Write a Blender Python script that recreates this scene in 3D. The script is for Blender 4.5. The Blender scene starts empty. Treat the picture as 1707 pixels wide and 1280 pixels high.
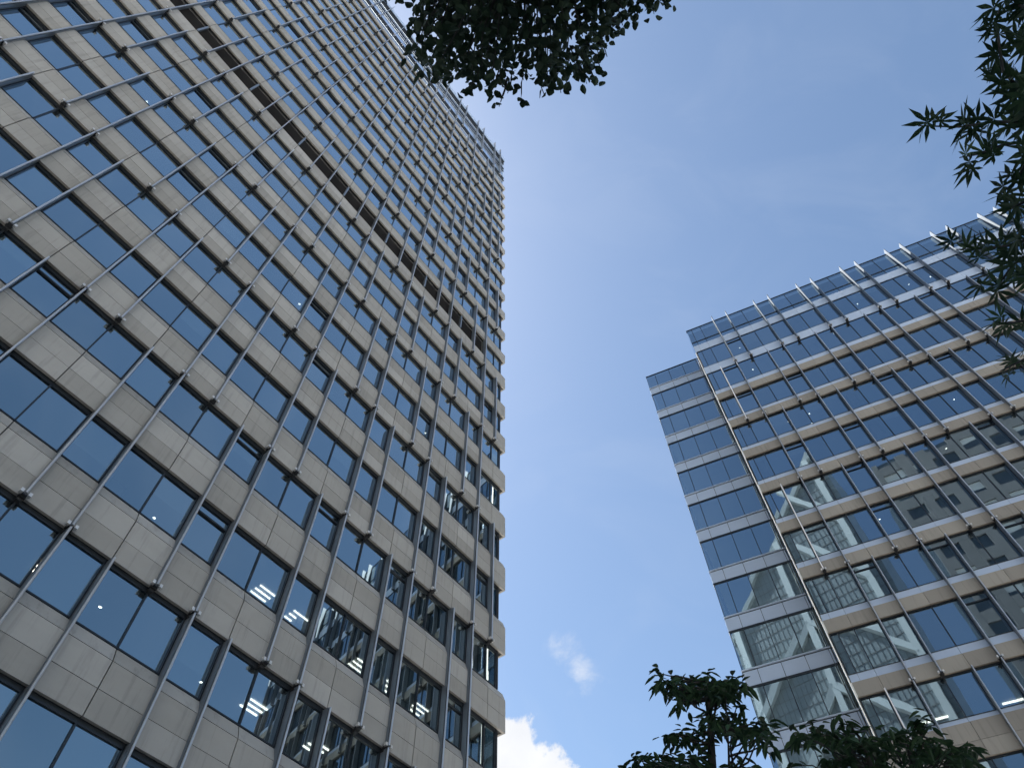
import bpy, math, random
from mathutils import Vector, Matrix
random.seed(11)
SC = bpy.context.scene
COL = SC.collection
R = math.radians

# ------------------------------------------------------------------ camera
EYE = 1.6
PIT, ROL, FPX = 1.0232887, -0.01648476, 1200.447
_cp, _sp, _c, _s = math.cos(PIT), math.sin(PIT), math.cos(ROL), math.sin(ROL)
FW = Vector((0, _cp, _sp)); _r = Vector((1, 0, 0)); _u = Vector((0, -_sp, _cp))
RT = _c*_r + _s*_u; UP = -_s*_r + _c*_u
CAM = Vector((0, 0, EYE))
def ray(px, py):
    return (FW*FPX + RT*(px-853.5) - UP*(py-640)).normalized()
def at(px, py, dist):
    return CAM + ray(px, py)*dist
def pix(p):
    d = Vector(p)-CAM; w = d.dot(FW)
    if w < .1: return None
    return (853.5+FPX*d.dot(RT)/w, 640-FPX*d.dot(UP)/w)
cd = bpy.data.cameras.new('camera'); co = bpy.data.objects.new('camera', cd); COL.objects.link(co)
cd.sensor_width = 36; cd.lens = FPX/1707*36; cd.clip_start = .05; cd.clip_end = 6000
co.matrix_world = Matrix(((RT.x, UP.x, -FW.x, 0), (RT.y, UP.y, -FW.y, 0), (RT.z, UP.z, -FW.z, EYE), (0, 0, 0, 1)))
SC.camera = co

# ------------------------------------------------------------------ materials
def mat(name):
    m = bpy.data.materials.new(name); m.use_nodes = True
    nt = m.node_tree; b = nt.nodes['Principled BSDF']
    return m, nt, b
def N(nt, typ, **kw):
    n = nt.nodes.new(typ)
    for k, v in kw.items():
        if k.startswith('i_'):
            key = k[2:]; key = int(key) if key.isdigit() else key.replace('_', ' ')
            n.inputs[key].default_value = v
        else: setattr(n, k, v)
    return n
def simple(name, col, rough=.5, metal=0., spec=.5, var=.0, scale=3., bump=0.):
    m, nt, b = mat(name)
    b.inputs['Roughness'].default_value = rough; b.inputs['Metallic'].default_value = metal
    b.inputs['Specular IOR Level'].default_value = spec
    b.inputs['Base Color'].default_value = (*col, 1)
    if var or bump:
        tc = N(nt, 'ShaderNodeTexCoord'); nz = N(nt, 'ShaderNodeTexNoise', i_Scale=scale, i_Detail=6.)
        nt.links.new(tc.outputs['Object'], nz.inputs['Vector'])
        if var:
            mx = N(nt, 'ShaderNodeMix', data_type='RGBA')
            mx.inputs['A'].default_value = (*[c*(1-var) for c in col], 1); mx.inputs['B'].default_value = (*[min(1, c*(1+var)) for c in col], 1)
            nt.links.new(nz.outputs['Fac'], mx.inputs['Factor']); nt.links.new(mx.outputs['Result'], b.inputs['Base Color'])
        if bump:
            bp = N(nt, 'ShaderNodeBump', i_Strength=bump, i_Distance=.01)
            nt.links.new(nz.outputs['Fac'], bp.inputs['Height']); nt.links.new(bp.outputs['Normal'], b.inputs['Normal'])
    return m
def stone(name, c0, c1, vein=.25):
    # large panels: every panel its own tone, faint cloudy veining and fine grain
    m, nt, b = mat(name); L = nt.links.new
    tc = N(nt, 'ShaderNodeTexCoord'); g = N(nt, 'ShaderNodeNewGeometry')
    mp = N(nt, 'ShaderNodeMapping'); mp.inputs['Scale'].default_value = (1, 1, 2.2)
    n1 = N(nt, 'ShaderNodeTexNoise', i_Scale=.9, i_Detail=8., i_Roughness=.62, i_Distortion=.6)
    n2 = N(nt, 'ShaderNodeTexNoise', i_Scale=38., i_Detail=3.)
    L(tc.outputs['Object'], mp.inputs['Vector']); L(mp.outputs['Vector'], n1.inputs['Vector']); L(tc.outputs['Object'], n2.inputs['Vector'])
    a = N(nt, 'ShaderNodeMath', operation='MULTIPLY', i_1=.62); L(g.outputs['Random Per Island'], a.inputs[0])
    b1 = N(nt, 'ShaderNodeMath', operation='MULTIPLY_ADD', i_1=vein); L(n1.outputs['Fac'], b1.inputs[0]); L(a.outputs[0], b1.inputs[2])
    b2 = N(nt, 'ShaderNodeMath', operation='MULTIPLY_ADD', i_1=.14); L(n2.outputs['Fac'], b2.inputs[0]); L(b1.outputs[0], b2.inputs[2])
    mx = N(nt, 'ShaderNodeMix', data_type='RGBA'); mx.inputs['A'].default_value = (*c0, 1); mx.inputs['B'].default_value = (*c1, 1)
    L(b2.outputs[0], mx.inputs['Factor'])
    ms = N(nt, 'ShaderNodeMapping'); ms.inputs['Scale'].default_value = (5., 5., .32)
    n3 = N(nt, 'ShaderNodeTexNoise', i_Scale=1., i_Detail=5., i_Roughness=.65); L(tc.outputs['Object'], ms.inputs['Vector']); L(ms.outputs['Vector'], n3.inputs['Vector'])
    r3 = N(nt, 'ShaderNodeMapRange', i_1=.52, i_2=.78, i_3=1., i_4=.70); L(n3.outputs['Fac'], r3.inputs[0])
    st = N(nt, 'ShaderNodeMix', data_type='RGBA', blend_type='MULTIPLY'); st.inputs['Factor'].default_value = 1.
    L(mx.outputs['Result'], st.inputs['A']); L(r3.outputs[0], st.inputs['B']); L(st.outputs['Result'], b.inputs['Base Color'])
    b.inputs['Roughness'].default_value = .72; b.inputs['Specular IOR Level'].default_value = .3
    bp = N(nt, 'ShaderNodeBump', i_Strength=.25, i_Distance=.004); L(n2.outputs['Fac'], bp.inputs['Height']); L(bp.outputs['Normal'], b.inputs['Normal'])
    return m
def coated_glass(name, tint, refl, base, edge, wob=.006):
    # solar-control glazing: tinted see-through layer under a mirror coating that strengthens at grazing angles
    m, nt, b = mat(name); L = nt.links.new; nt.nodes.remove(b)
    out = nt.nodes['Material Output']
    tr = N(nt, 'ShaderNodeBsdfTransparent'); tr.inputs['Color'].default_value = (*tint, 1)
    gl = N(nt, 'ShaderNodeBsdfGlossy'); gl.inputs['Color'].default_value = (*refl, 1); gl.inputs['Roughness'].default_value = .012
    lw = N(nt, 'ShaderNodeLayerWeight', i_Blend=.35)
    pw = N(nt, 'ShaderNodeMath', operation='POWER', i_1=2.); L(lw.outputs['Facing'], pw.inputs[0])
    cm = N(nt, 'ShaderNodeMix', data_type='RGBA'); cm.inputs['A'].default_value = (*refl, 1); cm.inputs['B'].default_value = (.9, .93, .97, 1)
    L(pw.outputs[0], cm.inputs['Factor']); L(cm.outputs['Result'], gl.inputs['Color'])
    mr = N(nt, 'ShaderNodeMapRange', i_3=base, i_4=edge); L(lw.outputs['Facing'], mr.inputs[0])
    g = N(nt, 'ShaderNodeNewGeometry')
    ad = N(nt, 'ShaderNodeMath', operation='MULTIPLY_ADD', i_1=.15); L(g.outputs['Random Per Island'], ad.inputs[0]); L(mr.outputs[0], ad.inputs[2])
    tc = N(nt, 'ShaderNodeTexCoord'); nz = N(nt, 'ShaderNodeTexNoise', i_Scale=.55, i_Detail=1.)
    L(tc.outputs['Object'], nz.inputs['Vector'])
    bp = N(nt, 'ShaderNodeBump', i_Strength=wob, i_Distance=.25); L(nz.outputs['Fac'], bp.inputs['Height']); L(bp.outputs['Normal'], gl.inputs['Normal'])
    mx = N(nt, 'ShaderNodeMixShader'); L(ad.outputs[0], mx.inputs[0]); L(tr.outputs[0], mx.inputs[1]); L(gl.outputs[0], mx.inputs[2])
    L(mx.outputs[0], out.inputs['Surface'])
    return m
def glow(name, col, s):
    m, nt, b = mat(name); b.inputs['Base Color'].default_value = (*col, 1)
    b.inputs['Emission Color'].default_value = (*col, 1); b.inputs['Emission Strength'].default_value = s
    return m
def leafmat(name, c0, c1, trans=.25):
    m, nt, b = mat(name); L = nt.links.new
    g = N(nt, 'ShaderNodeNewGeometry'); mx = N(nt, 'ShaderNodeMix', data_type='RGBA')
    mx.inputs['A'].default_value = (*c0, 1); mx.inputs['B'].default_value = (*c1, 1)
    L(g.outputs['Random Per Island'], mx.inputs['Factor']); L(mx.outputs['Result'], b.inputs['Base Color'])
    b.inputs['Roughness'].default_value = .6; b.inputs['Specular IOR Level'].default_value = .25
    tl = N(nt, 'ShaderNodeBsdfTranslucent'); L(mx.outputs['Result'], tl.inputs['Color'])
    ms = N(nt, 'ShaderNodeMixShader'); ms.inputs[0].default_value = trans
    out = nt.nodes['Material Output']; L(b.outputs[0], ms.inputs[1]); L(tl.outputs[0], ms.inputs[2]); L(ms.outputs[0], out.inputs['Surface'])
    return m
M = dict(
 stone=stone('beige_stone', (.255, .24, .213), (.41, .395, .37), .5),
 tan=stone('tan_stone', (.25, .225, .195), (.36, .33, .285), .25),
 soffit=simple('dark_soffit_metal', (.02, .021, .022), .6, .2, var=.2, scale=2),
 tansoffit=simple('shaded_tan_soffit', (.15, .132, .108), .75, var=.2, scale=2),  # ledge stone again, with the shade underneath put into a darker colour
 joint=simple('dark_joint', (.05, .05, .05), .8),
 frame=simple('dark_window_frame', (.022, .027, .034), .4, .3),
 blade=simple('grey_fin_metal', (.21, .24, .275), .38, .5, var=.08, scale=1.5),
 nose=simple('bright_fin_edge', (.50, .51, .53), .3, .55),
 bolt=simple('bright_bracket_metal', (.62, .60, .58), .4, .4),
 clamp=simple('dark_bracket_metal', (.03, .03, .032), .5, .3),
 glassL=coated_glass('blue_solar_glass', (.30, .37, .40), (.62, .77, .82), .29, 1.03),
 glassR=coated_glass('grey_blue_solar_glass', (.30, .36, .38), (.36, .48, .57), .36, .95),
 clear=coated_glass('clear_screen_glass', (.86, .90, .92), (.7, .8, .86), .22, .8),
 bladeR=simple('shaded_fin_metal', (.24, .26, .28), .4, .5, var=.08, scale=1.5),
 panel=simple('pale_glass_spandrel', (.45, .535, .67), .32, 0., .5, var=.06, scale=.7),
 ceil=simple('white_ceiling', (.55, .55, .53), .8),
 core=simple('interior_wall', (.30, .29, .28), .8, var=.2, scale=.4),
 blind=simple('pale_roller_blind', (.62, .62, .60), .8),
 louver=simple('dark_louver', (.036, .033, .034), .6, .2, var=.25, scale=.8),
 roofing=simple('roof_membrane', (.25, .25, .25), .9),
 trim=simple('pale_trim_sunlit_cap', (.72, .70, .64), .45, .2),
 lamp=glow('lit_tube', (1., .93, .80), 2.2),
 spot=glow('lit_downlight', (1., .95, .85), 2.5),
 paving=simple('granite_paving', (.42, .41, .39), .8, var=.25, scale=.5),
 brace=simple('white_steel_brace', (.52, .55, .55), .5),
 tglass=simple('pale_gridded_glass', (.25, .28, .29), .3, .1, .5, var=.2, scale=.2),
 conc=simple('grey_concrete', (.17, .168, .17), .85, var=.15, scale=.3),
 dwin=simple('dark_office_glass', (.05, .065, .08), .12, 0., .8),
 bark=simple('bark', (.04, .036, .03), .9, var=.4, scale=14., bump=.6),
 leafA=leafmat('dark_ovate_leaf', (.018, .032, .016), (.03, .055, .024), .10),
 leafM=leafmat('maple_leaf', (.026, .05, .024), (.05, .09, .034), .16),
 leafT=leafmat('glossy_lance_leaf', (.02, .044, .02), (.045, .085, .034), .15),
)

# ------------------------------------------------------------------ mesh helpers
class MB:
    def __init__(s): s.v = []; s.f = []; s.m = []; s.mats = []
    def mi(s, m):
        if m not in s.mats: s.mats.append(m)
        return s.mats.index(m)
    def box(s, x0, x1, y0, y1, z0, z1, m):
        if x0 > x1: x0, x1 = x1, x0
        if y0 > y1: y0, y1 = y1, y0
        n = len(s.v); k = s.mi(m)
        s.v += [(x0,y0,z0),(x1,y0,z0),(x1,y1,z0),(x0,y1,z0),(x0,y0,z1),(x1,y0,z1),(x1,y1,z1),(x0,y1,z1)]
        for f in ((3,2,1,0),(4,5,6,7),(0,1,5,4),(1,2,6,5),(2,3,7,6),(3,0,4,7)):
            s.f.append(tuple(n+i for i in f)); s.m.append(k)
    def poly(s, pts, m):
        n = len(s.v); s.v += [tuple(p) for p in pts]; s.f.append(tuple(range(n, n+len(pts)))); s.m.append(s.mi(m))
    def fan(s, pts, faces, m):
        n = len(s.v); s.v += [tuple(p) for p in pts]; k = s.mi(m)
        for f in faces: s.f.append(tuple(n+i for i in f)); s.m.append(k)
    def prism(s, x0, x1, prof, m):           # profile (y,z) extruded along x
        n = len(s.v); k = s.mi(m); c = len(prof)
        s.v += [(x0, y, z) for y, z in prof]+[(x1, y, z) for y, z in prof]
        s.f.append(tuple(range(n, n+c))); s.m.append(k); s.f.append(tuple(range(n+2*c-1, n+c-1, -1))); s.m.append(k)
        for i in range(c):
            j = (i+1) % c; s.f.append((n+i, n+c+i, n+c+j, n+j)); s.m.append(k)
    def tube(s, pts, radii, m, sides=6):
        n = len(s.v); k = s.mi(m)
        for i, (p, r) in enumerate(zip(pts, radii)):
            p = Vector(p); d = Vector(pts[min(i+1, len(pts)-1)])-Vector(pts[max(i-1, 0)])
            if d.length < 1e-6: d = Vector((0, 0, 1))
            d.normalize(); a = d.orthogonal().normalized(); b = d.cross(a)
            for q in range(sides):
                t = 2*math.pi*q/sides; s.v.append(tuple(p+(a*math.cos(t)+b*math.sin(t))*r))
        for i in range(len(pts)-1):
            for q in range(sides):
                q2 = (q+1) % sides; s.f.append((n+i*sides+q, n+i*sides+q2, n+(i+1)*sides+q2, n+(i+1)*sides+q)); s.m.append(k)
        s.f.append(tuple(n+(len(pts)-1)*sides+q for q in range(sides))); s.m.append(k)
    def build(s, name, parent=None, smooth=False):
        me = bpy.data.meshes.new(name); me.from_pydata(s.v, [], s.f)
        for m in s.mats: me.materials.append(m)
        me.polygons.foreach_set('material_index', s.m)
        if smooth: me.polygons.foreach_set('use_smooth', [True]*len(s.f))
        me.update(); o = bpy.data.objects.new(name, me); COL.objects.link(o)
        if parent: o.parent = parent
        return o
def thing(name, label, cat, mw=None, loc=(0, 0, 0)):
    o = bpy.data.objects.new(name, None); COL.objects.link(o); o.empty_display_size = 1
    if mw is not None: o.matrix_world = mw
    else: o.location = loc
    o['label'] = label; o['category'] = cat
    return o
def frame_mat(origin, xdir):
    x = Vector(xdir).normalized(); z = Vector((0, 0, 1)); y = z.cross(x)
    m = Matrix((x, y, z)).transposed().to_4x4(); m.translation = Vector(origin); return m
def area(mw, x0, x1, y, z0, z1):
    ps = [pix(mw @ Vector(p)) for p in ((x0,y,z0),(x1,y,z0),(x1,y,z1),(x0,y,z1))]
    if any(p is None for p in ps): return 0
    cx = sum(p[0] for p in ps)/4; cy = sum(p[1] for p in ps)/4
    if not (-15 < cx < 1722 and -15 < cy < 1295): return 0
    return abs(sum(ps[i][0]*ps[(i+1) % 4][1]-ps[(i+1) % 4][0]*ps[i][1] for i in range(4)))/2
def pick(items, n):                                   # n largest in the picture, rest
    items.sort(key=lambda t: -t[0]); return items[:n], items[n:]

def window_mesh(mb, x0, x1, y, z0, z1, mull, transom, glass, fr=.045, head=.065):
    # panes (each set by hand, so never quite parallel) in a dark frame
    g = M[glass]; e = .004
    xs = [x0]+mull+[x1]
    for a, b in zip(xs[:-1], xs[1:]):
        zs = [z0, z1] if not (transom and a == xs[-2]) else [z0, z1-.5, z1]
        for c, d in zip(zs[:-1], zs[1:]):
            tx, tz = random.gauss(0, .0022), random.gauss(0, .0022)
            w, h = (b-a)/2, (d-c)/2
            mb.poly([(b, y+tx*w-tz*h, c), (a, y-tx*w-tz*h, c), (a, y-tx*w+tz*h, d), (b, y+tx*w+tz*h, d)], g)
    f = M['frame']; yf0, yf1 = y-.06, y+.05
    mb.box(x0, x1, yf0, yf1, z0, z0+fr, f); mb.box(x0, x1, yf0, yf1, z1-head, z1, f)
    mb.box(x0, x0+fr, yf0, yf1, z0+fr+.001, z1-fr-.021, f); mb.box(x1-fr, x1, yf0, yf1, z0+fr+.001, z1-fr-.021, f)
    for x in mull: mb.box(x-.025, x+.025, yf0, yf1+.01, z0+fr+.001, z1-fr-.021, f)
    if transom:
        a = xs[-2]; mb.box(a+fr+.002, x1-fr-.002, yf0, yf1+.02, z1-.53, z1-.47, f)
def blind_mesh(mb, x0, x1, y, z0, z1, frac):
    mb.box(x0+.08, x1-.08, y-.16, y-.145, z1-(z1-z0)*frac, z1-.08, M['blind'])
def fin_mesh(mb, x, y0, yn, z0, z1, t=.035, m='blade'):
    if y0 > -.1: mb.box(x-t, x+t, y0, yn+.04, z0, z1, M[m]); return
    mb.box(x-t, x+t, y0, yn-.065, z0, z1, M[m])
    mb.box(x-.012, x+.012, yn-.064, yn-.04, z0, z1, M['clamp'])
    mb.tube([(x, yn, z0+.02), (x, yn, z1-.02)], [.036, .036], M['nose'], 8)
def bracket_mesh(mb, x, y0, yn, z):
    mb.box(x-.10, x+.10, y0, yn-.1, z-.06, z+.10, M['clamp'])
    for s in (-1, 1): mb.box(x+s*.075, x+s*.16, yn-.09, yn+.03, z-.02, z+.09, M['bolt'])
    mb.box(x-.075, x+.075, yn-.095, yn+.01, z-.05, z-.021, M['clamp'])

# ================================================================== LEFT TOWER
DL = Vector((-.58983792, -.80752166, 0)); CL = Vector((-.53093785, 28.87077275, 0))
mwL = frame_mat(CL, DL)
Z0 = 18.5866+EYE; FH = 4.0
fz = lambda F: Z0+FH*F
def gx(k): return 22.2145-1.40962*(k-(.0006*k*k if k > 0 else 0))
LL = gx(-24)-.1; TOP = 115.6+EYE
KS = list(range(15, -25, -1))
FLO, FHI = -4, 20
RC = -.2
NOSE = .17
def hf(F): return 1.53 if F < 8 else 1.2          # height of the flat stone face; the sill slopes back above it
def sp(F): return hf(F)+.46
tower = thing('stone_office_tower', 'tall beige stone and blue glass office tower with thin steel fins, on the left', 'office tower', mwL)
# stone bands: one per storey, panels with open joints over a dark backing, sloped top course
def mullres(F): return ((F+1)//2) % 2
for F in range(FLO, FHI+1):
    mb = MB(); z = fz(F); J = .016; h = hf(F); jm = .735 if F < 8 else .6
    edges = [0.0]+[gx(k) for k in KS]
    for a, b in zip(edges[:-1], edges[1:]):
        x0, x1 = a+(J if a > 0 else 0), b-J
        mb.box(x0, x1, -.11, random.uniform(-.007, 0), z, z+jm, M['stone'])
        mb.box(x0, x1, -.11, random.uniform(-.007, 0), z+jm+J, z+h, M['stone'])
        mb.prism(x0, x1, [(-.18, z+h+J), (-.002, z+h+J), (-.01, z+h+.04), (-.165, z+h+.44), (-.18, z+h+.44)], M['stone'])
    for y in [-.11-1.7*i for i in range(23)]:           # the end face round the corner
        mb.box(0, .11, y-1.68, y-.012, z, z+jm, M['stone']); mb.box(.001, .11, y-1.68, y-.012, z+jm+.012, z+h, M['stone'])
    mb.box(.118, LL, RC-.05, -.115, z+.05, z+h-.005, M['joint']); mb.box(.18, LL, RC-.12, -.185, z+h, z+sp(F)-.01, M['joint'])
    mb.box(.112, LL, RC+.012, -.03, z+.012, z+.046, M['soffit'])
    
    mb.build('stone_band', tower)
# windows
wins = []
for F in range(FLO-1, FHI):
    zb = fz(F)+sp(F) if F >= FLO else .15
    zt = fz(F+1)+.02
    r = mullres(F)
    lines = [(.45, True)]+[(gx(k), k % 3 != r) for k in KS]
    cur = lines[0][0]; ml = []
    for i, (x, fin) in enumerate(lines[1:]):
        if fin or i == len(lines)-2:
            louv = F == 7 and cur > gx(14)-.1
            if not louv:
                tr = (not ml) and random.random() < .4
                wins.append((area(mwL, cur, x, RC, zb, zt), cur+.04, x-.04, zb, zt, list(ml), tr))
            cur = x; ml = []
        else: ml.append(x)
big, rest = pick(wins, 100)
for i, (a, x0, x1, z0, z1, ml, tr) in enumerate(big):
    mb = MB(); window_mesh(mb, x0, x1, RC, z0, z1, ml, tr, 'glassL', .045, .15); w = mb.build('window', tower)
    if random.random() < .22:
        b = MB(); xs = [x0]+ml+[x1]; q = random.randrange(len(xs)-1)
        blind_mesh(b, xs[q], xs[q+1], RC, z0, z1, random.choice((.3, .45, .6, .95))); b.build('roller_blind', w)
mb = MB(); bb = MB()
for (a, x0, x1, z0, z1, ml, tr) in rest:
    window_mesh(mb, x0, x1, RC, z0, z1, ml, tr, 'glassL', .045, .15)
    if random.random() < .18: blind_mesh(mb, x0, ml[0] if ml else x1, RC, z0, z1, random.choice((.3, .5, .7, .95)))
o = mb.build('windows', tower); o['kind'] = 'stuff'
# louvered plant-room storey
mb = MB(); zb, zt = fz(7)+sp(7), fz(8)
x = gx(14)+.05
mb.box(x, LL, RC-.3, RC-.2, zb-.03, zt+.05, M['louver'])
nz_ = int((zt-zb)/.16)
for i in range(nz_):
    z = zb+.02+i*.16
    mb.prism(x, LL, [(RC-.16, z+.1), (RC-.05, z), (RC-.04, z+.015), (RC-.15, z+.115)], M['louver'])
mb.build('plant_room_louver', tower)
for k in KS:
    if k < 14 and k % 3 == mullres(7):
        mb = MB(); mb.box(gx(k)-.06, gx(k)+.06, RC-.16, RC+.12, zb+.02, zt-.02, M['blade']); mb.build('louver_post', tower)
# fins: two-storey lengths carried on brackets
fins = []
for F in range(-5, 23, 2):
    z0 = max(fz(F), .1); z1 = fz(F+2)-.03
    last = F == 21
    if last: z1 = TOP+.05
    r = mullres(F)
    for k in KS:
        if k % 3 == r: continue
        x = gx(k)
        zz1 = z1+(1.5 if last else 0)
        fins.append((area(mwL, x-.4, x+.4, 0, z0, zz1), x, z0, zz1, k, F))
big, rest = pick(fins, 100)
for (a, x, z0, z1, k, F) in big:
    mb = MB(); fin_mesh(mb, x, RC+.055 if F < 20 else -.3, NOSE, z0, z1)
    o = mb.build('fin', tower)
    b = MB(); bracket_mesh(b, x, -.02, NOSE, z0); b.box(x-.07, x+.07, RC+.03, RC+.2, z0-.14, z0-.02, M['clamp']); b.build('bracket', o)
mb = MB()
for (a, x, z0, z1, k, F) in rest:
    fin_mesh(mb, x, RC+.055 if F < 20 else -.3, NOSE, z0, z1); bracket_mesh(mb, x, -.02, NOSE, z0)
    mb.box(x-.07, x+.07, RC+.03, RC+.2, z0-.14, z0-.02, M['clamp'])
o = mb.build('fins', tower); o['kind'] = 'stuff'
# glazed crown: screen with horizontal rails and a pale coping
mb = MB(); zc0 = fz(20)+sp(20)
for a, b in zip([.12]+[gx(k) for k in KS][:-1], [gx(k) for k in KS]):
    zs = [zc0, 104.2+EYE, 109.2+EYE, TOP-.02]
    for c, d in zip(zs[:-1], zs[1:]):
        t = random.gauss(0, .003)
        mb.poly([(b-.03, -.3+t, c), (a+.03, -.3-t, c), (a+.03, -.3-t, d), (b-.03, -.3+t, d)], M['clear'])
mb.build('crown_glazing', tower)
mb = MB()
for z, h, yy in ((103.1, .22, -.1), (104.3, .22, -.1), (108.2, .16, -.14), (109.4, .22, -.1), (112.2, .2, -.1), (113.3, .5, -.02)):
    mb.box(.1, LL, -.27, yy, z+EYE, z+h+EYE, M['frame'])
mb.build('crown_rail', tower)
mb = MB(); mb.box(.0, LL, -.26, -.05, 114.1+EYE, TOP, M['panel']); mb.box(.0, LL, -40, -38, 114+EYE, TOP, M['panel']); mb.box(0, .2, -38, -.27, 104+EYE, TOP, M['panel']); mb.build('parapet', tower)
# floors, core, rear block, end glazing
for F in range(FLO, FHI+1):
    mb = MB(); z = fz(F); mb.box(.75, LL-.1, -20, RC-.12, z+.09, z+.4, M['ceil'])
    mb.box(.75, LL-.1, -20, -.62, z+.41, z+1.0, M['core']); mb.build('floor_slab', tower)
mb = MB(); mb.box(10, LL-3, -19.9, -9, 0, fz(20), M['core'])
for F in range(FLO-1, FHI):
    for q in range(0, 7): mb.box(1.5+8.4*q, 2.1+8.4*q, -2.4, -1.8, max(0, fz(F)+1.05), fz(F+1)+.08, M['conc'])
mb.build('core_wall', tower)
mb = MB(); mb.box(.5, LL, -39, -20.05, 0, fz(20)+1.2, M['dwin']); mb.box(LL-.09, LL, -20.04, -.6, 0, fz(20)+1.2, M['dwin'])
mb.build('rear_block', tower)
for F in range(FLO-1, FHI):
    mb = MB(); zb = fz(F)+sp(F) if F >= FLO else .1
    for q in range(9):
        y1 = RC-.03-2.16*q; mb.poly([(.43, y1, zb), (.43, y1-2.1, zb), (.43, y1-2.1, fz(F+1)), (.43, y1, fz(F+1))], M['glassL'])
        mb.box(.38, .48, y1-2.15, y1-2.105, zb, fz(F+1), M['frame'])
    mb.box(.37, .466, RC-.02, RC+.06, zb, fz(F+1), M['frame'])
    mb.build('end_glazing', tower)
mb = MB(); mb.box(.2, LL, -38, -.3, fz(20)+1.25, fz(20)+1.6, M['roofing']); mb.build('roof', tower)
# lit ceiling fittings seen through the glass
for F, s in ((-1, 18.72), (0, 12.17), (0, 10.48), (-1, 11.03), (0, 7.04), (0, 5.44), (0, 3.49), (-1, 8.2)):
    mb = MB()
    for q in (-1, 0, 1): mb.box(s-.36, s+.36, -1.93+q*.25-.022, -1.93+q*.25+.022, fz(F)+.03, fz(F)+.075, M['lamp'])
    mb.box(s-.42, s+.42, -2.3, -1.56, fz(F)+.077, fz(F)+.086, M['ceil'])
    mb.build('ceiling_light', tower)
def disc(mb, x, y, z, r, m): mb.fan([(x+r*math.cos(t*math.pi/5), y+r*math.sin(t*math.pi/5), z) for t in range(10)], [tuple(range(9, -1, -1))], m)
for F, s, yy in ((-1, 16.98, -1.93), (-1, 12.93, -2.28), (0, 16.93, -2.13), (5, 28.47, -1.09), (4, 16.65, -.95), (4, 6.33, -1.08), (4, 16.2, -1.05)):
    mb = MB(); mb.tube([(s, yy, fz(F)+.088), (s, yy, fz(F)+.05)], [.09, .09], M['bolt'], 10); disc(mb, s, yy, fz(F)+.048, .055, M['spot']); mb.build('downlight', tower)

# ================================================================== RIGHT BLOCK
DR = Vector((.91721343, -.3983962, 0)); ER = Vector((17.27636451, 32.87526776, 0))
mwR = frame_mat(ER, -DR)                              # local x = -s, y = outwards
WR = 1.38893; ZR = 50.8226+EYE
rz = lambda i: (ZR-4*i) if i >= 0 else {-1: 55.05, -2: 59.07, -3: 63.41}[i]+EYE
RTOP = 63.41+EYE; RL = WR*32.2
KR = list(range(1, 33))
block = thing('glass_office_block', 'lower glass office block with tan stone ledges and bright-tipped fins, on the right', 'office building', mwR)
GY = -.2
def rres(j): return {9: 0, 7: 1, 5: 0, 3: 1, 1: 0, -1: 1}.get(j, 1)          # mullion line of the pair of storeys above band j
def pair(i): return i if i % 2 else i+1
bands = list(range(0, 12))
def bandspec(i):                                          # tan height, pale panel top
    if i == 0: return .80, 1.32
    if i == 8: return 1.5, 1.8
    return .82, 1.36
for i in bands:
    z = rz(i); h, p = bandspec(i); y = 0; mb = MB(); J = .009
    xs = [.06]+[WR*k for k in KR]
    for a, b in zip(xs[:-1], xs[1:]):
        x0, x1 = a+J, b-J
        if i == 8:
            mb.box(-x0, -x1, -.1, 0, z-.15, z+.6, M['tan']); mb.box(-x0, -x1, -.1, 0, z+.615, z+h, M['tan'])
        else: mb.box(-x0, -x1, -.1, 0, z, z+h, M['tan'])
    mb.box(-.065, -RL, GY+.06, -.105, z+.03, z+h-.01, M['joint'])
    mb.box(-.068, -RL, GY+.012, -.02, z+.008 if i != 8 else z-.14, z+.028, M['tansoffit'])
    mb.box(-.01, -.058, GY+.04, .0, z+.002, z+h, M['trim'])  # ledge end cap: sunlight on the tan stone painted in as a pale colour
    mb.build('stone_ledge', block)
    mb = MB(); yp = GY+.02 if i else -.03
    for a, b in zip([.07, .52]+[WR*k for k in KR][:-1], [.52]+[WR*k for k in KR]):
        mb.box(-a-.008, -b+.008, yp-.06, yp, z+.035, z+p, M['panel'])
    mb.build('spandrel_panel', block)
for i in (-1, -2):
    mb = MB(); z = rz(i)
    for a, b in zip([.03, .52]+[WR*k for k in KR][:-1], [.52]+[WR*k for k in KR]):
        mb.box(-a-.008, -b+.008, -.09, -.02, z, z+1.1, M['panel'])
    mb.box(-.04, -RL, -.2, -.1, z+.01, z+1.09, M['joint'])
    mb.build('spandrel_panel', block)
wins = []
for i in list(range(-1, 12)):
    j = pair(i) if i >= 0 else -1
    zb = (rz(i)+bandspec(i)[1]) if i >= 0 else rz(i)+1.1
    zt = rz(i-1) if i != 9 else rz(8)-.14
    y = GY if i > 0 else -.06
    r = rres(j)
    lines = [(.05, True)]+[(WR*k, k % 3 != r) for k in KR]
    cur = .05; ml = [.52]
    for q, (x, fin) in enumerate(lines[1:]):
        if fin or q == len(lines)-2:
            a, b = -x+.035, -cur-.035
            wins.append((area(mwR, a, b, y, zb, zt), a, b, y, zb, zt, sorted(-m for m in ml), (not ml) and random.random() < .3))
            cur = x; ml = []
        else: ml.append(x)
big, rest = pick(wins, 90)
for (a, x0, x1, y, z0, z1, ml, tr) in big:
    mb = MB(); window_mesh(mb, x0, x1, y, z0, z1, ml, tr, 'glassR', .035); w = mb.build('window', block)
    if random.random() < .25:
        b = MB(); xs = [x0]+ml+[x1]; q = random.randrange(len(xs)-1); blind_mesh(b, xs[q], xs[q+1], y, z0, z1, random.choice((.25, .4, .55))); b.build('roller_blind', w)
mb = MB()
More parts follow.
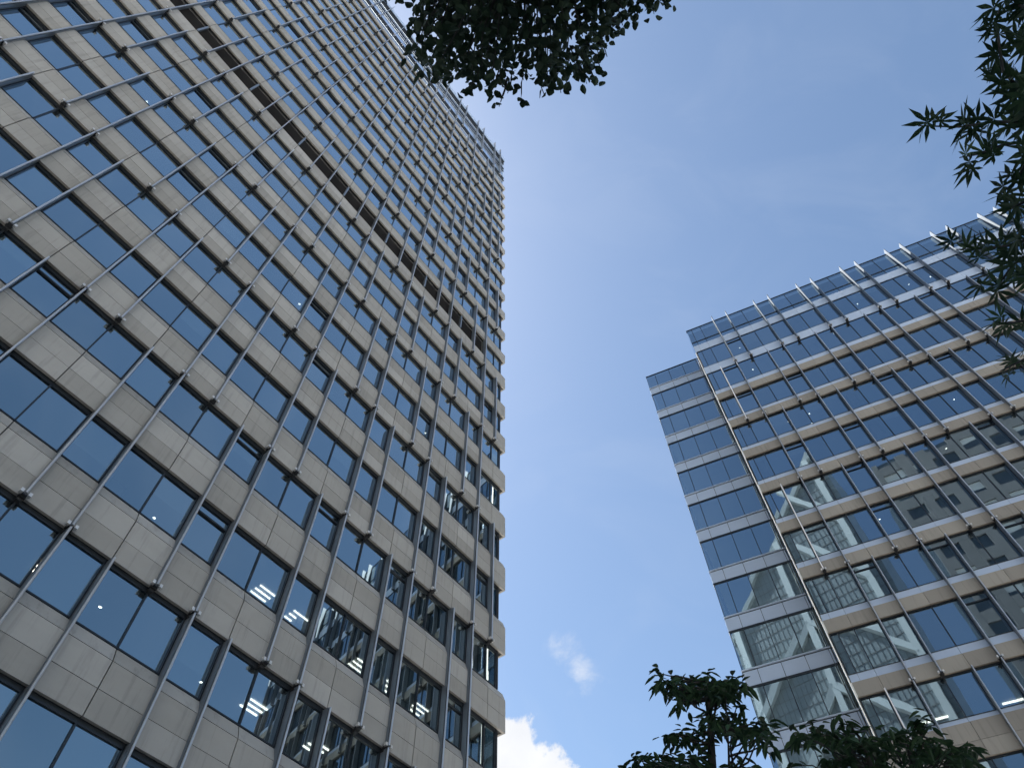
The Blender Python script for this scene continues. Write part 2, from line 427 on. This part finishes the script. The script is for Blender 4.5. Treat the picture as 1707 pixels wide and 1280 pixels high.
for (a, x0, x1, y, z0, z1, ml, tr) in rest:
    window_mesh(mb, x0, x1, y, z0, z1, ml, tr, 'glassR', .035)
    if random.random() < .2: blind_mesh(mb, x0, ml[0] if ml else x1, y, z0, z1, random.choice((.25, .4, .55)))
o = mb.build('windows', block); o['kind'] = 'stuff'
# crown glazing
mb = MB()
for a, b in zip([.03, .52]+[WR*k for k in KR][:-1], [.52]+[WR*k for k in KR]):
    for c, d in ((rz(-2)+1.12, 60.8+EYE), (60.9+EYE, RTOP-.03)):
        t = random.gauss(0, .002); mb.poly([(-a-.02, -.05+t, c), (-b+.02, -.05-t, c), (-b+.02, -.05-t, d), (-a-.02, -.05+t, d)], M['glassR'])
    mb.box(-b-.022, -b+.022, -.1, -.02, rz(-2)+1.11, RTOP-.06, M['frame'])
mb.box(-.03, -RL, -.12, -.01, 60.8+EYE, 60.9+EYE, M['frame'])
mb.box(-.01, -RL, -.3, .0, RTOP-.05, RTOP, M['frame'])
mb.build('crown_glazing', block)
# fins
fins = []
for j in (11, 9, 7, 5, 3, 1, -1):
    r = rres(j); z0 = rz(j); z1 = (rz(j-2)-.03) if j > -1 else RTOP+.3
    for k in KR:
        if k % 3 == r: continue
        fins.append((area(mwR, -WR*k-.4, -WR*k+.4, 0, z0, z1), -WR*k, z0, z1, j))
big, rest = pick(fins, 90)
for (a, x, z0, z1, j) in big:
    mb = MB(); fin_mesh(mb, x, -.018 if j < 1 else GY+.055, .26 if j > -1 else .36, z0, z1, .03, 'bladeR' if j > -1 else 'blade'); o = mb.build('fin', block)
    b = MB(); bracket_mesh(b, x, 0, .26 if j > -1 else .36, z0); b.box(x-.06, x+.06, (GY if j > 0 else 0)+.06, (GY if j > 0 else 0)+.22, z0-.14, z0-.02, M['clamp']); b.build('bracket', o)
mb = MB()
for (a, x, z0, z1, j) in rest:
    fin_mesh(mb, x, -.018 if j < 1 else GY+.055, .26 if j > -1 else .36, z0, z1, .03, 'bladeR' if j > -1 else 'blade'); bracket_mesh(mb, x, 0, .24, z0)
o = mb.build('fins', block); o['kind'] = 'stuff'
mb = MB(); mb.box(-.008, .045, -.06, .07, 0, 58.9+EYE, M['trim']); mb.build('edge_trim', block)
# glazed return between the front slab and the recessed wing
WY = -2.5
mb = MB()
for i in range(-2, 12):
    z = rz(i); zt = rz(i-1)
    mb.poly([(-.02, -.06, z), (-.02, WY+.02, z), (-.02, WY+.02, zt), (-.02, -.06, zt)], M['glassR'])
mb.build('return_glazing', block)
# recessed wing
wxs = [-5.25, -4.35, -2.93, -1.53, -.14, .0]
WTOP = 62.0+EYE
for i in range(-2, 12):
    z = (ZR-4*i)-.22
    mb = MB()
    for a, b in zip(wxs[:-1], wxs[1:]):
        mb.box(-a-.016, -b+.016, WY-.07, WY+.03, z, z+.975, M['panel'])
    mb.box(5.24, .0, WY-.2, WY-.075, z+.01, z+1.02, M['joint'])
    mb.box(5.27, .0, WY-.07, WY+.0, z+.98, z+1.05, M['frame'])
    mb.box(5.29, .0, WY-.02, WY+.10, z+1.055, z+1.115, M['panel'])
    mb.box(5.27, .0, WY-.02, WY+.06, z-.06, z-.005, M['frame'])
    mb.build('wing_spandrel', block)
    mb = MB(); zt = (ZR-4*(i-1))-.28 if i > -2 else WTOP-.05
    window_mesh(mb, .03, 5.24, WY, z+1.12, zt, sorted(-x for x in wxs[1:-1]), False, 'glassR', .03)
    w = mb.build('wing_window', block)
    if i in (2, 5):
        b = MB(); blind_mesh(b, 1.53, 2.93, WY, z+1.12, zt, .5); b.build('roller_blind', w)
mb = MB(); mb.box(5.26, .0, WY-.2, WY+.03, WTOP-.05, WTOP, M['frame']); mb.box(5.2, 0, -16, WY-.21, WTOP-.3, WTOP-.1, M['roofing'])
mb.box(-.1, -RL, -26, -.31, RTOP-.6, RTOP-.3, M['roofing']); mb.build('roof', block)
mb = MB()
for i in range(-2, 12):
    z = (ZR-4*i)-.22
    mb.box(5.24, 5.30, -16, WY-.08, z, z+1.03, M['panel'])
    mb.poly([(5.25, WY-.05, z+1.05), (5.25, -16, z+1.05), (5.25, -16, z+3.95), (5.25, WY-.05, z+3.95)], M['glassR'])
mb.build('end_glazing', block)
for i in range(-2, 12):
    mb = MB(); z = ZR-4*i if i >= 0 else rz(i)
    y0 = GY if i > 0 else -.25
    mb.box(-.3, -RL, -12, y0-.1, z+.1, z+.4, M['ceil']); mb.box(-.3, -RL, -12, y0-.2, z+.41, z+.9, M['core'])
    zz = (ZR-4*i)-.1; mb.box(5.0, -.29, -12, WY-.25, zz, zz+.4, M['ceil'])
    mb.build('floor_slab', block)
mb = MB(); mb.box(-6, -RL+2, -12.5, -7, 0, RTOP-1, M['core'])
for q in range(0, 6):
    x = -.9-8.33*q; mb.box(x-.3, x+.3, -1.5, -.9, 0, RTOP-4.5, M['conc'])
mb.build('core_wall', block)
mb = MB(); mb.box(5.1, -RL, -26, -13, 0, WTOP-.5, M['dwin']); mb.box(-RL, -RL+.1, -12.99, -.5, 0, RTOP-.7, M['dwin']); mb.build('rear_block', block)
for i, s0, s1, y in ((7, 2.55, 3.2, -3.8), (7, 3.4, 4.05, -3.75), (7, 6.75, 7.75, -3.88)):
    mb = MB(); mb.box(-s0, -s1, y-.05, y+.05, rz(i)+.04, rz(i)+.095, M['lamp']); mb.build('ceiling_light', block)
for i, s, y in ((-2, 3.9, -1.28), (-1, 3.94, -1.33), (1, 5.99, -1.39), (1, 4.23, -1.46), (-1, 11.27, -.66), (-2, 14.8, -1.32), (4, 6.13, -1.62), (1, 5.96, -2.4), (-2, 21.19, -1.33), (-2, 19.34, -1.3), (2, 9.2, -1.4), (0, 14.6, -1.3), (3, 12.3, -1.5), (2, 14.9, -1.2), (1, 17.6, -1.4)):
    z = rz(i) if i < 0 else ZR-4*i
    mb = MB(); mb.tube([(-s, y, z+.098), (-s, y, z+.06)], [.09, .09], M['bolt'], 10); disc(mb, -s, y, z+.058, .06, M['spot']); mb.build('downlight', block)

# ================================================================== BUILDINGS BEHIND THE CAMERA (seen in the glass)
NRv = Vector((-.3983962, -.91721343, 0)); PM = ER+NRv*GY
def mirror(p): p = Vector(p); return p-2*((p-PM).dot(NRv))*NRv
def vdir(az, d): return Vector((math.sin(R(az))*d, math.cos(R(az))*d, 0))
Q = 2.0
A = mirror(vdir(19.9, 112*Q)); B = mirror(vdir(34.2, 106*Q))
ax = (A-B); W = ax.length
mw = frame_mat(B, ax)                                  # local y points to the office block or away
facing = 1 if (mw.to_3x3() @ Vector((0, 1, 0))).dot(ER-B) > 0 else -1
tw = thing('braced_glass_tower', 'pale glass tower with white diagonal bracing and a slanted top, standing behind the viewer', 'tower', mw)
ztop = lambda x: EYE+(116-(x/W)*30)*Q
mb = MB(); D = 30*facing
pts = [(0, 0, 0), (W, 0, 0), (W, 0, ztop(W)), (0, 0, ztop(0))]; back = [(x, -D, z) for x, y, z in pts]
mb.fan(pts+back, [(0,1,2,3), (4,7,6,5), (0,4,5,1), (1,5,6,2), (2,6,7,3), (3,7,4,0)], M['tglass']); mb.build('body', tw)
mb = MB(); yy = .15*facing
for q in range(1, int(W/1.7)): mb.box(q*1.7-.06, q*1.7+.06, 0.01*facing, yy, 0, ztop(q*1.7), M['conc'])
for q in range(1, 58):
    z = q*4.0
    x1 = W
    while x1 > 0 and ztop(x1) < z: x1 -= .5
    if x1 > 0: mb.box(0, x1, .012*facing, yy*.9, z-.08, z+.08, M['conc'])
mb.build('mullion_grid', tw)
mb = MB(); y2 = .9*facing
def bar(x0, z0, x1, z1, r=.75): mb.tube([(x0, y2*.6*Q, z0), (x1, y2*.6*Q, z1)], [r*Q, r*Q], M['brace'], 4)
for q in range(0, 8):
    h = 14*Q; z = q*h
    if ztop(W)-2 > z+h: bar(W*.05, z, W*.5, z+h); bar(W*.5, z+h, W*.95, z)
    else: bar(W*.05, z, W*.35, z+h*.93)
bar(W*.05, 0, W*.05, ztop(W*.05)); bar(W*.95, 0, W*.95, ztop(W*.95)); bar(W*.5, 0, W*.5, ztop(W*.5)); bar(0, ztop(0), W, ztop(W), .6)
mb.build('diagonal_brace', tw)
Q = 170/74
A = mirror(vdir(38.6, 74*Q)); B = mirror(vdir(54, Q*70*math.tan(R(45))/math.tan(R(41))))
ax = A-B; W = ax.length; mw = frame_mat(B, ax); facing = 1 if (mw.to_3x3() @ Vector((0, 1, 0))).dot(ER-B) > 0 else -1
H = 74*Q*math.tan(R(44.8))+EYE
cb = thing('concrete_office_block', 'grey concrete block with rows of square dark windows, standing behind the viewer', 'office building', mw)
mb = MB(); D = 24*facing; mb.box(0, W, -D, -.5*facing, 0, H-.2, M['dwin']); mb.build('glazing', cb)
mb = MB(); nx = int(W/(3.0*Q)); px = W/nx; ph = 3.3*Q; nzf = int(H/ph)
for q in range(nx+1): mb.box(max(0, q*px-.6*Q), min(W, q*px+.6*Q), -.45*facing, 0, 0, H, M['conc'])
for q in range(nzf+1): mb.box(.01, W-.01, -.46*facing, -.02*facing, q*ph-.75*Q, q*ph+.75*Q, M['conc'])
mb.build('concrete_grid', cb)
mb = MB()
for q in range(nx):
    for p in range(nzf):
        if random.random() < .4: mb.box(q*px+.62*Q, (q+1)*px-.62*Q, -.49*facing, -.47*facing, p*ph+.8*Q+random.choice((.5, 1.0))*Q, (p+1)*ph-.76*Q, M['blind'])
mb.build('blinds', cb)

# ================================================================== GROUND
mb = MB(); mb.poly([(-1500, -1500, 0), (1500, -1500, 0), (1500, 1500, 0), (-1500, 1500, 0)], M['paving']); g = mb.build('plaza_paving'); g['kind'] = 'structure'

# ================================================================== TREES
def basis(n, spin):
    n = n.normalized(); a = n.orthogonal().normalized(); b = n.cross(a)
    return (a*math.cos(spin)+b*math.sin(spin)), (b*math.cos(spin)-a*math.sin(spin)), n
OV = [(0, 0), (.18, .25), (.5, .36), (.78, .22), (1, 0), (.78, -.22), (.5, -.36), (.18, -.25)]
def ovate(mb, p, d, n, L, m, wid=1.):
    d = d.normalized(); n = (n-d*n.dot(d)).normalized(); s = n.cross(d)
    P = [p+d*(x*L)+s*(y*L*wid)+n*(abs(y)*.25*L-.12*L*x*x) for x, y in OV]
    mb.fan(P, [(0, 1, 2, 3, 4), (0, 4, 5, 6, 7)], m)
LN = [(0, 0), (.25, .10), (.55, .13), (.8, .08), (1, 0), (.8, -.08), (.55, -.13), (.25, -.10)]
def lance(mb, p, d, n, L, m, droop=.25):
    d = d.normalized(); n = (n-d*n.dot(d)).normalized(); s = n.cross(d)
    P = [p+d*(x*L)+s*(y*L*1.55)+n*(abs(y)*.35*L)-Vector((0, 0, droop*L*x*x)) for x, y in LN]
    mb.fan(P, [(0, 1, 2, 3, 4), (0, 4, 5, 6, 7)], m)
def palm(mb, p, d, n, L, m):
    d = d.normalized(); n = (n-d*n.dot(d)).normalized(); s = n.cross(d)
    V = [p]; Fc = []
    for ang, l in ((-128, .42), (-82, .72), (-40, .93), (0, 1.), (40, .93), (82, .72), (128, .42)):
        a = R(ang+random.uniform(-6, 6)); u = d*math.cos(a)+s*math.sin(a); v = s*math.cos(a)-d*math.sin(a); k = len(V)
        w = .088*L*(.6+.5*l); l *= random.uniform(.9, 1.08)
        V += [p+u*l*L*.22+v*w*.62-n*.01*L, p+u*l*L*.5+v*w-n*.04*L, p+u*l*L-n*.16*L*l, p+u*l*L*.5-v*w-n*.04*L, p+u*l*L*.22-v*w*.62-n*.01*L]
        Fc.append((0, k, k+1, k+2, k+3, k+4))
    mb.fan(V, Fc, m)
def rdir(t=1.): return Vector((random.gauss(0, t), random.gauss(0, t), random.gauss(0, t)))
def limb(mb, a, b, r0, r1, sag=.0, n=5, jit=.04):
    a, b = Vector(a), Vector(b); L = (b-a).length; pts = []
    for i in range(n+1):
        t = i/n; p = a.lerp(b, t)+Vector((0, 0, sag*L*math.sin(math.pi*t)))
        if 0 < i < n: p += rdir(jit*L)
        pts.append(p)
    mb.tube(pts, [r0+(r1-r0)*i/n for i in range(n+1)], M['bark'], 6); return pts

# -- broadleaf tree overhead: its branch hangs into the top of the picture
def inside(p, poly):
    x, y = p; c = False; j = len(poly)-1
    for i in range(len(poly)):
        xi, yi = poly[i]; xj, yj = poly[j]
        if (yi > y) != (yj > y) and x < (xj-xi)*(y-yi)/(yj-yi)+xi: c = not c
        j = i
    return c
tr = thing('broadleaf_tree', 'broadleaf tree overhanging the top edge with a dense dark clump of small ovate leaves', 'tree', loc=(1.2, -3.4, 0))
O = Vector((1.2, -3.4, 0))
tk = MB(); limb(tk, (0, 0, 0), (-.1, .3, 4.6), .19, .13); limb(tk, (-.1, .3, 4.5), (.3, -.4, 9.), .12, .04); tk.build('trunk', tr, True)
br = MB(); hub = at(900, -330, 5.6)-O; limb(br, (-.1, .3, 4.3), hub, .09, .045, .05)
outline = [(688, 60), (700, -40), (740, -130), (880, -240), (1040, -200), (1110, -60), (1092, 8), (1040, 42), (1008, 70), (1012, 105), (985, 122), (925, 128), (905, 148), (868, 122), (838, 152), (800, 140), (762, 112), (715, 118), (692, 95)]
lf = MB(); pts = []
while len(pts) < 600:
    p = (random.uniform(680, 1115), random.uniform(-240, 165))
    if inside(p, outline): pts.append(p)
for (x, y), d in [((x, y), random.uniform(4.9, 6.3)) for x, y in pts]:
    c = at(x, y, d)-O
    near = c.lerp(hub, random.uniform(.25, .5))+rdir(.05)
    if random.random() < .3: limb(br, near, c, .008, .003, .02, 3, .03)
    for q in range(random.choice((5, 6, 7, 8))):
        p = c+rdir(.055); dd = rdir(1.); dd.z -= .7
        ovate(lf, p, dd, Vector((0, 0, 1))+rdir(.55), random.uniform(.055, .085), M['leafA'], random.uniform(.8, 1.05))
# loose tips hanging out of the clump
for x, y in ((835, 170), (817, 160), (775, 160), (846, 156), (908, 160), (935, 155), (920, 140), (978, 140), (990, 130), (752, 120), (700, 70), (697, 28), (703, 45), (1012, 95), (1004, 60), (1022, 40), (1035, 48), (1046, 20), (1088, 6), (1076, 12), (868, 168), (778, 135), (832, 178), (648, 2), (715, 8), (965, 118), (1000, 112)):
    d = random.uniform(5., 5.8); c = at(x, y, d)-O
    limb(br, at(x*.8+890*.2, y-42, d+.1)-O, c, .006, .003, .0, 3, .05)
    for q in range(random.choice((1, 2, 3))):
        dd = rdir(.8); dd.z -= .8; ovate(lf, c+rdir(.028), dd, Vector((0, 0, 1))+rdir(.7), random.uniform(.06, .085), M['leafA'], .95)
br.build('branch', tr, True); lf.build('crown', tr)

# -- maple at the right edge
mp = thing('maple_tree', 'maple tree reaching in from the right edge with star-shaped pointed leaves', 'tree', loc=(5.2, .4, 0)); O = Vector((5.2, .4, 0))
tk = MB(); limb(tk, (0, 0, 0), (-.1, .1, 2.6), .12, .09); limb(tk, (-.1, .1, 2.5), (-.25, .2, 4.25), .085, .035); limb(tk, (-.2, .18, 3.6), (.5, .6, 4.9), .04, .004); tk.build('trunk', mp, True)
br = MB(); lf = MB()
def mleaf(x, y, d, L=None):
    c = at(x, y, d)-O
    dd = rdir(.8)-RT*.7; n = Vector((0, 0, 1))+rdir(.38)
    palm(lf, c, dd, n, L or random.uniform(.07, .098), M['leafM']); return c
sprays = [  # twig from the right edge to its tip, leaves along it
 ([(1720, 205), (1660, 203), (1600, 212), (1531, 210)], 2.9, 17), ([(1725, 170), (1672, 120), (1660, 40), (1668, 8)], 2.8, 15), ([(1720, 235), (1668, 243), (1628, 258), (1600, 263)], 3.1, 10),
 ([(1722, 130), (1690, 150), (1655, 135)], 2.8, 9), ([(1722, 250), (1695, 300), (1670, 322)], 3.0, 11), ([(1725, 330), (1690, 345), (1682, 352)], 3.0, 6),
 ([(1725, 395), (1680, 410), (1640, 415), (1595, 416)], 2.9, 11), ([(1725, 420), (1690, 440), (1668, 470), (1648, 480)], 2.9, 9), ([(1725, 530), (1690, 538), (1655, 538)], 3.1, 7),
 ([(1725, 590), (1695, 605), (1668, 618)], 3.2, 7), ([(1725, 20), (1700, 10), (1690, -10)], 2.8, 7), ([(1725, 65), (1705, 62), (1690, 70)], 2.8, 5),
 ([(1725, 190), (1705, 180), (1690, 185)], 2.9, 8), ([(1740, -20), (1700, -40), (1640, -50), (1560, -20)], 3.0, 12), ([(1740, 460), (1712, 455), (1700, 452)], 3.0, 5)]
for pl, d, n in sprays:
    P = [at(x, y, d+.12*i)-O for i, (x, y) in enumerate(pl)]
    br.tube(P, [.006-.0035*i/(len(P)-1) for i in range(len(P))], M['bark'], 5)
    root = Vector((-.25, .2, 4.2)); limb(br, root, P[0], .011, .0045, .05, 5, .04)
    for i in range(n):
        t = (i+.5)/n*(len(pl)-1); a = min(int(t), len(pl)-2); u = t-a
        x = pl[a][0]*(1-u)+pl[a+1][0]*u; y = pl[a][1]*(1-u)+pl[a+1][1]*u
        mleaf(x+random.gauss(0, 8), y+random.gauss(0, 9), d+.12*t+random.gauss(0, .06))
for i in range(170):                                   # the rest of the crown, beyond the right edge
    mleaf(random.uniform(1722, 2250), random.uniform(-150, 640), random.uniform(2.5, 3.6))
br.build('branch', mp, True); lf.build('crown', mp)

# -- two young evergreen trees rising into the bottom edge
def young(name, label, base, whorls, stems, leafL):
    t = thing(name, label, 'tree', loc=base); O = Vector(base); tk = MB(); br = MB(); lf = MB()
    S = []
    for st in stems:
        P = [Vector((0, 0, 0)) if q is None else at(*q)-O for q in st[0]]
        tk.tube(P, [st[1]+(st[2]-st[1])*i/(len(P)-1) for i in range(len(P))], M['bark'], 7); S.append(P)
    joints = [p.lerp(q, u) for P in S for p, q in zip(P[-3:-1], P[-2:]) for u in (0, .25, .5, .75, 1)]
    for x, y, d, k in whorls:
        c = at(x, y, d)-O
        j = min(joints, key=lambda v: (v-c).length+max(0, v.z-c.z)*2); limb(br, j, c, .013, .004, -.03, 4, .03)
        for q in range(k):
            a = random.uniform(0, 6.283); dd = Vector((math.cos(a), math.sin(a), random.uniform(-.75, .25)))
            lance(lf, c+rdir(.035), dd, Vector((0, 0, 1))+rdir(.25), leafL*random.uniform(.75, 1.15), M['leafT'], random.uniform(.15, .5))
    tk.build('trunk', t, True); br.build('branch', t, True); lf.build('crown', t)
def blob(n, x0, x1, f0, f1, d, k=11, dz=.7):
    out = []
    for i in range(n):
        u = (i+random.random())/n; x = x0+(x1-x0)*u
        a, b = f0(u), f1(u); out.append((x, a+(b-a)*random.random(), d+random.uniform(-dz, dz), k))
    return out
d1 = 7.6
b1 = at(1186, 1250, d1); base1 = (b1.x*.99, b1.y*.99, 0)
w1 = blob(24, 1096, 1240, lambda u: 1126+6*math.sin(3*u), lambda u: 1143+12*math.sin(math.pi*u), d1, 11, .5)
w1 += blob(9, 1130, 1225, lambda u: 1150, lambda u: 1163, d1, 8, .4)
w1 += blob(20, 1178, 1278, lambda u: 1190+14*u, lambda u: 1205+30*u, d1, 10, .5)+blob(7, 1112, 1170, lambda u: 1219, lambda u: 1230, d1, 9, .3)
w1 += blob(20, 1050, 1185, lambda u: 1262-6*math.sin(3*u), lambda u: 1292, d1, 10, .5)+blob(6, 1214, 1246, lambda u: 1272, lambda u: 1292, d1, 9, .3)+blob(26, 1060, 1300, lambda u: 1300, lambda u: 1420, d1)
w1 += [(1093, 1120, d1, 8), (1120, 1166, d1, 7), (1136, 1172, d1, 7), (1288, 1236, d1, 8), (1272, 1200, d1, 8), (1180, 1124, d1, 8), (1180, 1208, d1, 9), (1185, 1240, d1, 8), (1205, 1176, d1, 8), (1228, 1178, d1, 8)]
young('young_evergreen_tree', 'young evergreen tree with tiered drooping leaf clusters against the sky, at the bottom centre', base1, w1,
      [([None, (1190, 1500, d1), (1187, 1280, d1), (1184, 1200, d1), (1180, 1135, d1)], .07, .012), ([(1190, 1500, d1), (1216, 1330, d1), (1215, 1260, d1), (1213, 1215, d1)], .02, .006)], .118)
d2 = 8.4
b2 = at(1470, 1330, d2); base2 = (b2.x, b2.y, 0)
w2 = blob(30, 1395, 1560, lambda u: 1216+12*abs(u-.3), lambda u: 1262, d2, 10)+blob(10, 1325, 1400, lambda u: 1220-12*u, lambda u: 1236, d2)+blob(9, 1560, 1625, lambda u: 1240+8*u, lambda u: 1262, d2)
w2 += blob(26, 1370, 1600, lambda u: 1258, lambda u: 1300, d2)+blob(26, 1350, 1600, lambda u: 1310, lambda u: 1430, d2)+[(1407, 1198, d2, 9), (1418, 1206, d2, 9), (1545, 1196, d2, 9), (1520, 1200, d2, 9), (1318, 1276, d2, 9), (1326, 1222, d2, 8)]
young('small_leafy_tree', 'small leafy tree in front of the glass office block, at the bottom right', base2, w2,
      [([None, (1470, 1520, d2), (1462, 1320, d2), (1450, 1272, d2), (1440, 1235, d2)], .07, .012), ([(1470, 1520, d2), (1500, 1360, d2), (1520, 1270, d2), (1535, 1225, d2)], .03, .008)], .125)

# ================================================================== SKY, SUN
AZ, EL = R(-60.3), R(59)
S = Vector((math.sin(AZ)*math.cos(EL), math.cos(AZ)*math.cos(EL), math.sin(EL)))
sd = bpy.data.lights.new('sun', 'SUN'); sd.energy = 5.0; sd.angle = R(.5); sd.color = (1, .95, .88)
so = bpy.data.objects.new('sun', sd); COL.objects.link(so); so.rotation_euler = S.to_track_quat('Z', 'Y').to_euler(); so.location = S*300
w = bpy.data.worlds.new('World'); SC.world = w; w.use_nodes = True
nt = w.node_tree; L = nt.links.new; bg = nt.nodes['Background']
sk = N(nt, 'ShaderNodeTexSky', sky_type='NISHITA', sun_disc=False, sun_elevation=EL, sun_rotation=AZ, altitude=50., air_density=1.0, dust_density=.8, ozone_density=1.2)
tc = N(nt, 'ShaderNodeTexCoord')
nz = N(nt, 'ShaderNodeTexNoise', i_Scale=9., i_Detail=9., i_Roughness=.6, i_Distortion=.3); L(tc.outputs['Generated'], nz.inputs['Vector'])
def blobmask(px, py, rad, soft, amp):
    c = ray(px, py)
    d = N(nt, 'ShaderNodeVectorMath', operation='DISTANCE'); L(tc.outputs['Generated'], d.inputs[0]); d.inputs[1].default_value = c
    a = N(nt, 'ShaderNodeMath', operation='MULTIPLY_ADD', i_1=amp); L(nz.outputs['Fac'], a.inputs[0])
    s = N(nt, 'ShaderNodeMath', operation='SUBTRACT', i_0=rad-amp*.5); L(d.outputs['Value'], s.inputs[1]); L(s.outputs[0], a.inputs[2])
    m = N(nt, 'ShaderNodeMapRange', i_1=0., i_2=soft); m.interpolation_type = 'SMOOTHSTEP'; L(a.outputs[0], m.inputs[0]); return m.outputs[0]
ms = [(blobmask(848, 1225, .038, .018, .26), 1.), (blobmask(935, 1280, .042, .018, .26), 1.), (blobmask(1040, 1298, .024, .03, .18), .85), (blobmask(700, 1300, .12, .03, .2), 1.),
      (blobmask(955, 1108, .026, .07, .26), .8), (blobmask(945, 1158, .022, .06, .22), .75), (blobmask(900, 1130, .012, .05, .2), .5)]
cur = None
for m, f in ms:
    h = N(nt, 'ShaderNodeMath', operation='MULTIPLY', i_1=f); L(m, h.inputs[0])
    if cur is None: cur = h.outputs[0]; continue
    a = N(nt, 'ShaderNodeMath', operation='MAXIMUM'); L(cur, a.inputs[0]); L(h.outputs[0], a.inputs[1]); cur = a.outputs[0]
# thin high haze, streaky and very faint
mpz = N(nt, 'ShaderNodeMapping'); mpz.inputs['Scale'].default_value = (2.2, 3.4, 1.6); mpz.inputs['Rotation'].default_value = (.3, .2, .6); L(tc.outputs['Generated'], mpz.inputs['Vector'])
nh = N(nt, 'ShaderNodeTexNoise', i_Scale=2.4, i_Detail=6., i_Roughness=.55, i_Distortion=.8); L(mpz.outputs['Vector'], nh.inputs['Vector'])
rh = N(nt, 'ShaderNodeMapRange', i_1=.42, i_2=.75, i_3=0., i_4=.08); rh.interpolation_type = 'SMOOTHSTEP'; L(nh.outputs['Fac'], rh.inputs[0])
tint = N(nt, 'ShaderNodeMix', data_type='RGBA', blend_type='MULTIPLY'); tint.inputs['Factor'].default_value = 1.; tint.inputs['B'].default_value = (.975, 1.01, .975, 1); L(sk.outputs[0], tint.inputs['A'])
hz = N(nt, 'ShaderNodeMix', data_type='RGBA'); L(rh.outputs[0], hz.inputs['Factor']); L(tint.outputs['Result'], hz.inputs['A']); hz.inputs['B'].default_value = (3.2, 3.6, 4.3, 1)
n2 = N(nt, 'ShaderNodeTexNoise', i_Scale=14., i_Detail=6.); L(tc.outputs['Generated'], n2.inputs['Vector'])
cc = N(nt, 'ShaderNodeMix', data_type='RGBA'); L(n2.outputs['Fac'], cc.inputs['Factor']); cc.inputs['A'].default_value = (3.4, 3.6, 4.0, 1); cc.inputs['B'].default_value = (5.2, 5.2, 5.2, 1)
mx = N(nt, 'ShaderNodeMix', data_type='RGBA'); L(cur, mx.inputs['Factor']); L(hz.outputs['Result'], mx.inputs['A']); L(cc.outputs['Result'], mx.inputs['B'])
L(mx.outputs['Result'], bg.inputs['Color']); bg.inputs['Strength'].default_value = .056
SC.view_settings.view_transform = 'Standard'; SC.view_settings.look = 'None'; SC.view_settings.exposure = 1.95; SC.view_settings.gamma = 1
SC.cycles.max_bounces = 8; SC.cycles.transparent_max_bounces = 12; SC.cycles.glossy_bounces = 4; SC.cycles.diffuse_bounces = 3
SC.cycles.sample_clamp_indirect = 6; SC.cycles.caustics_reflective = False
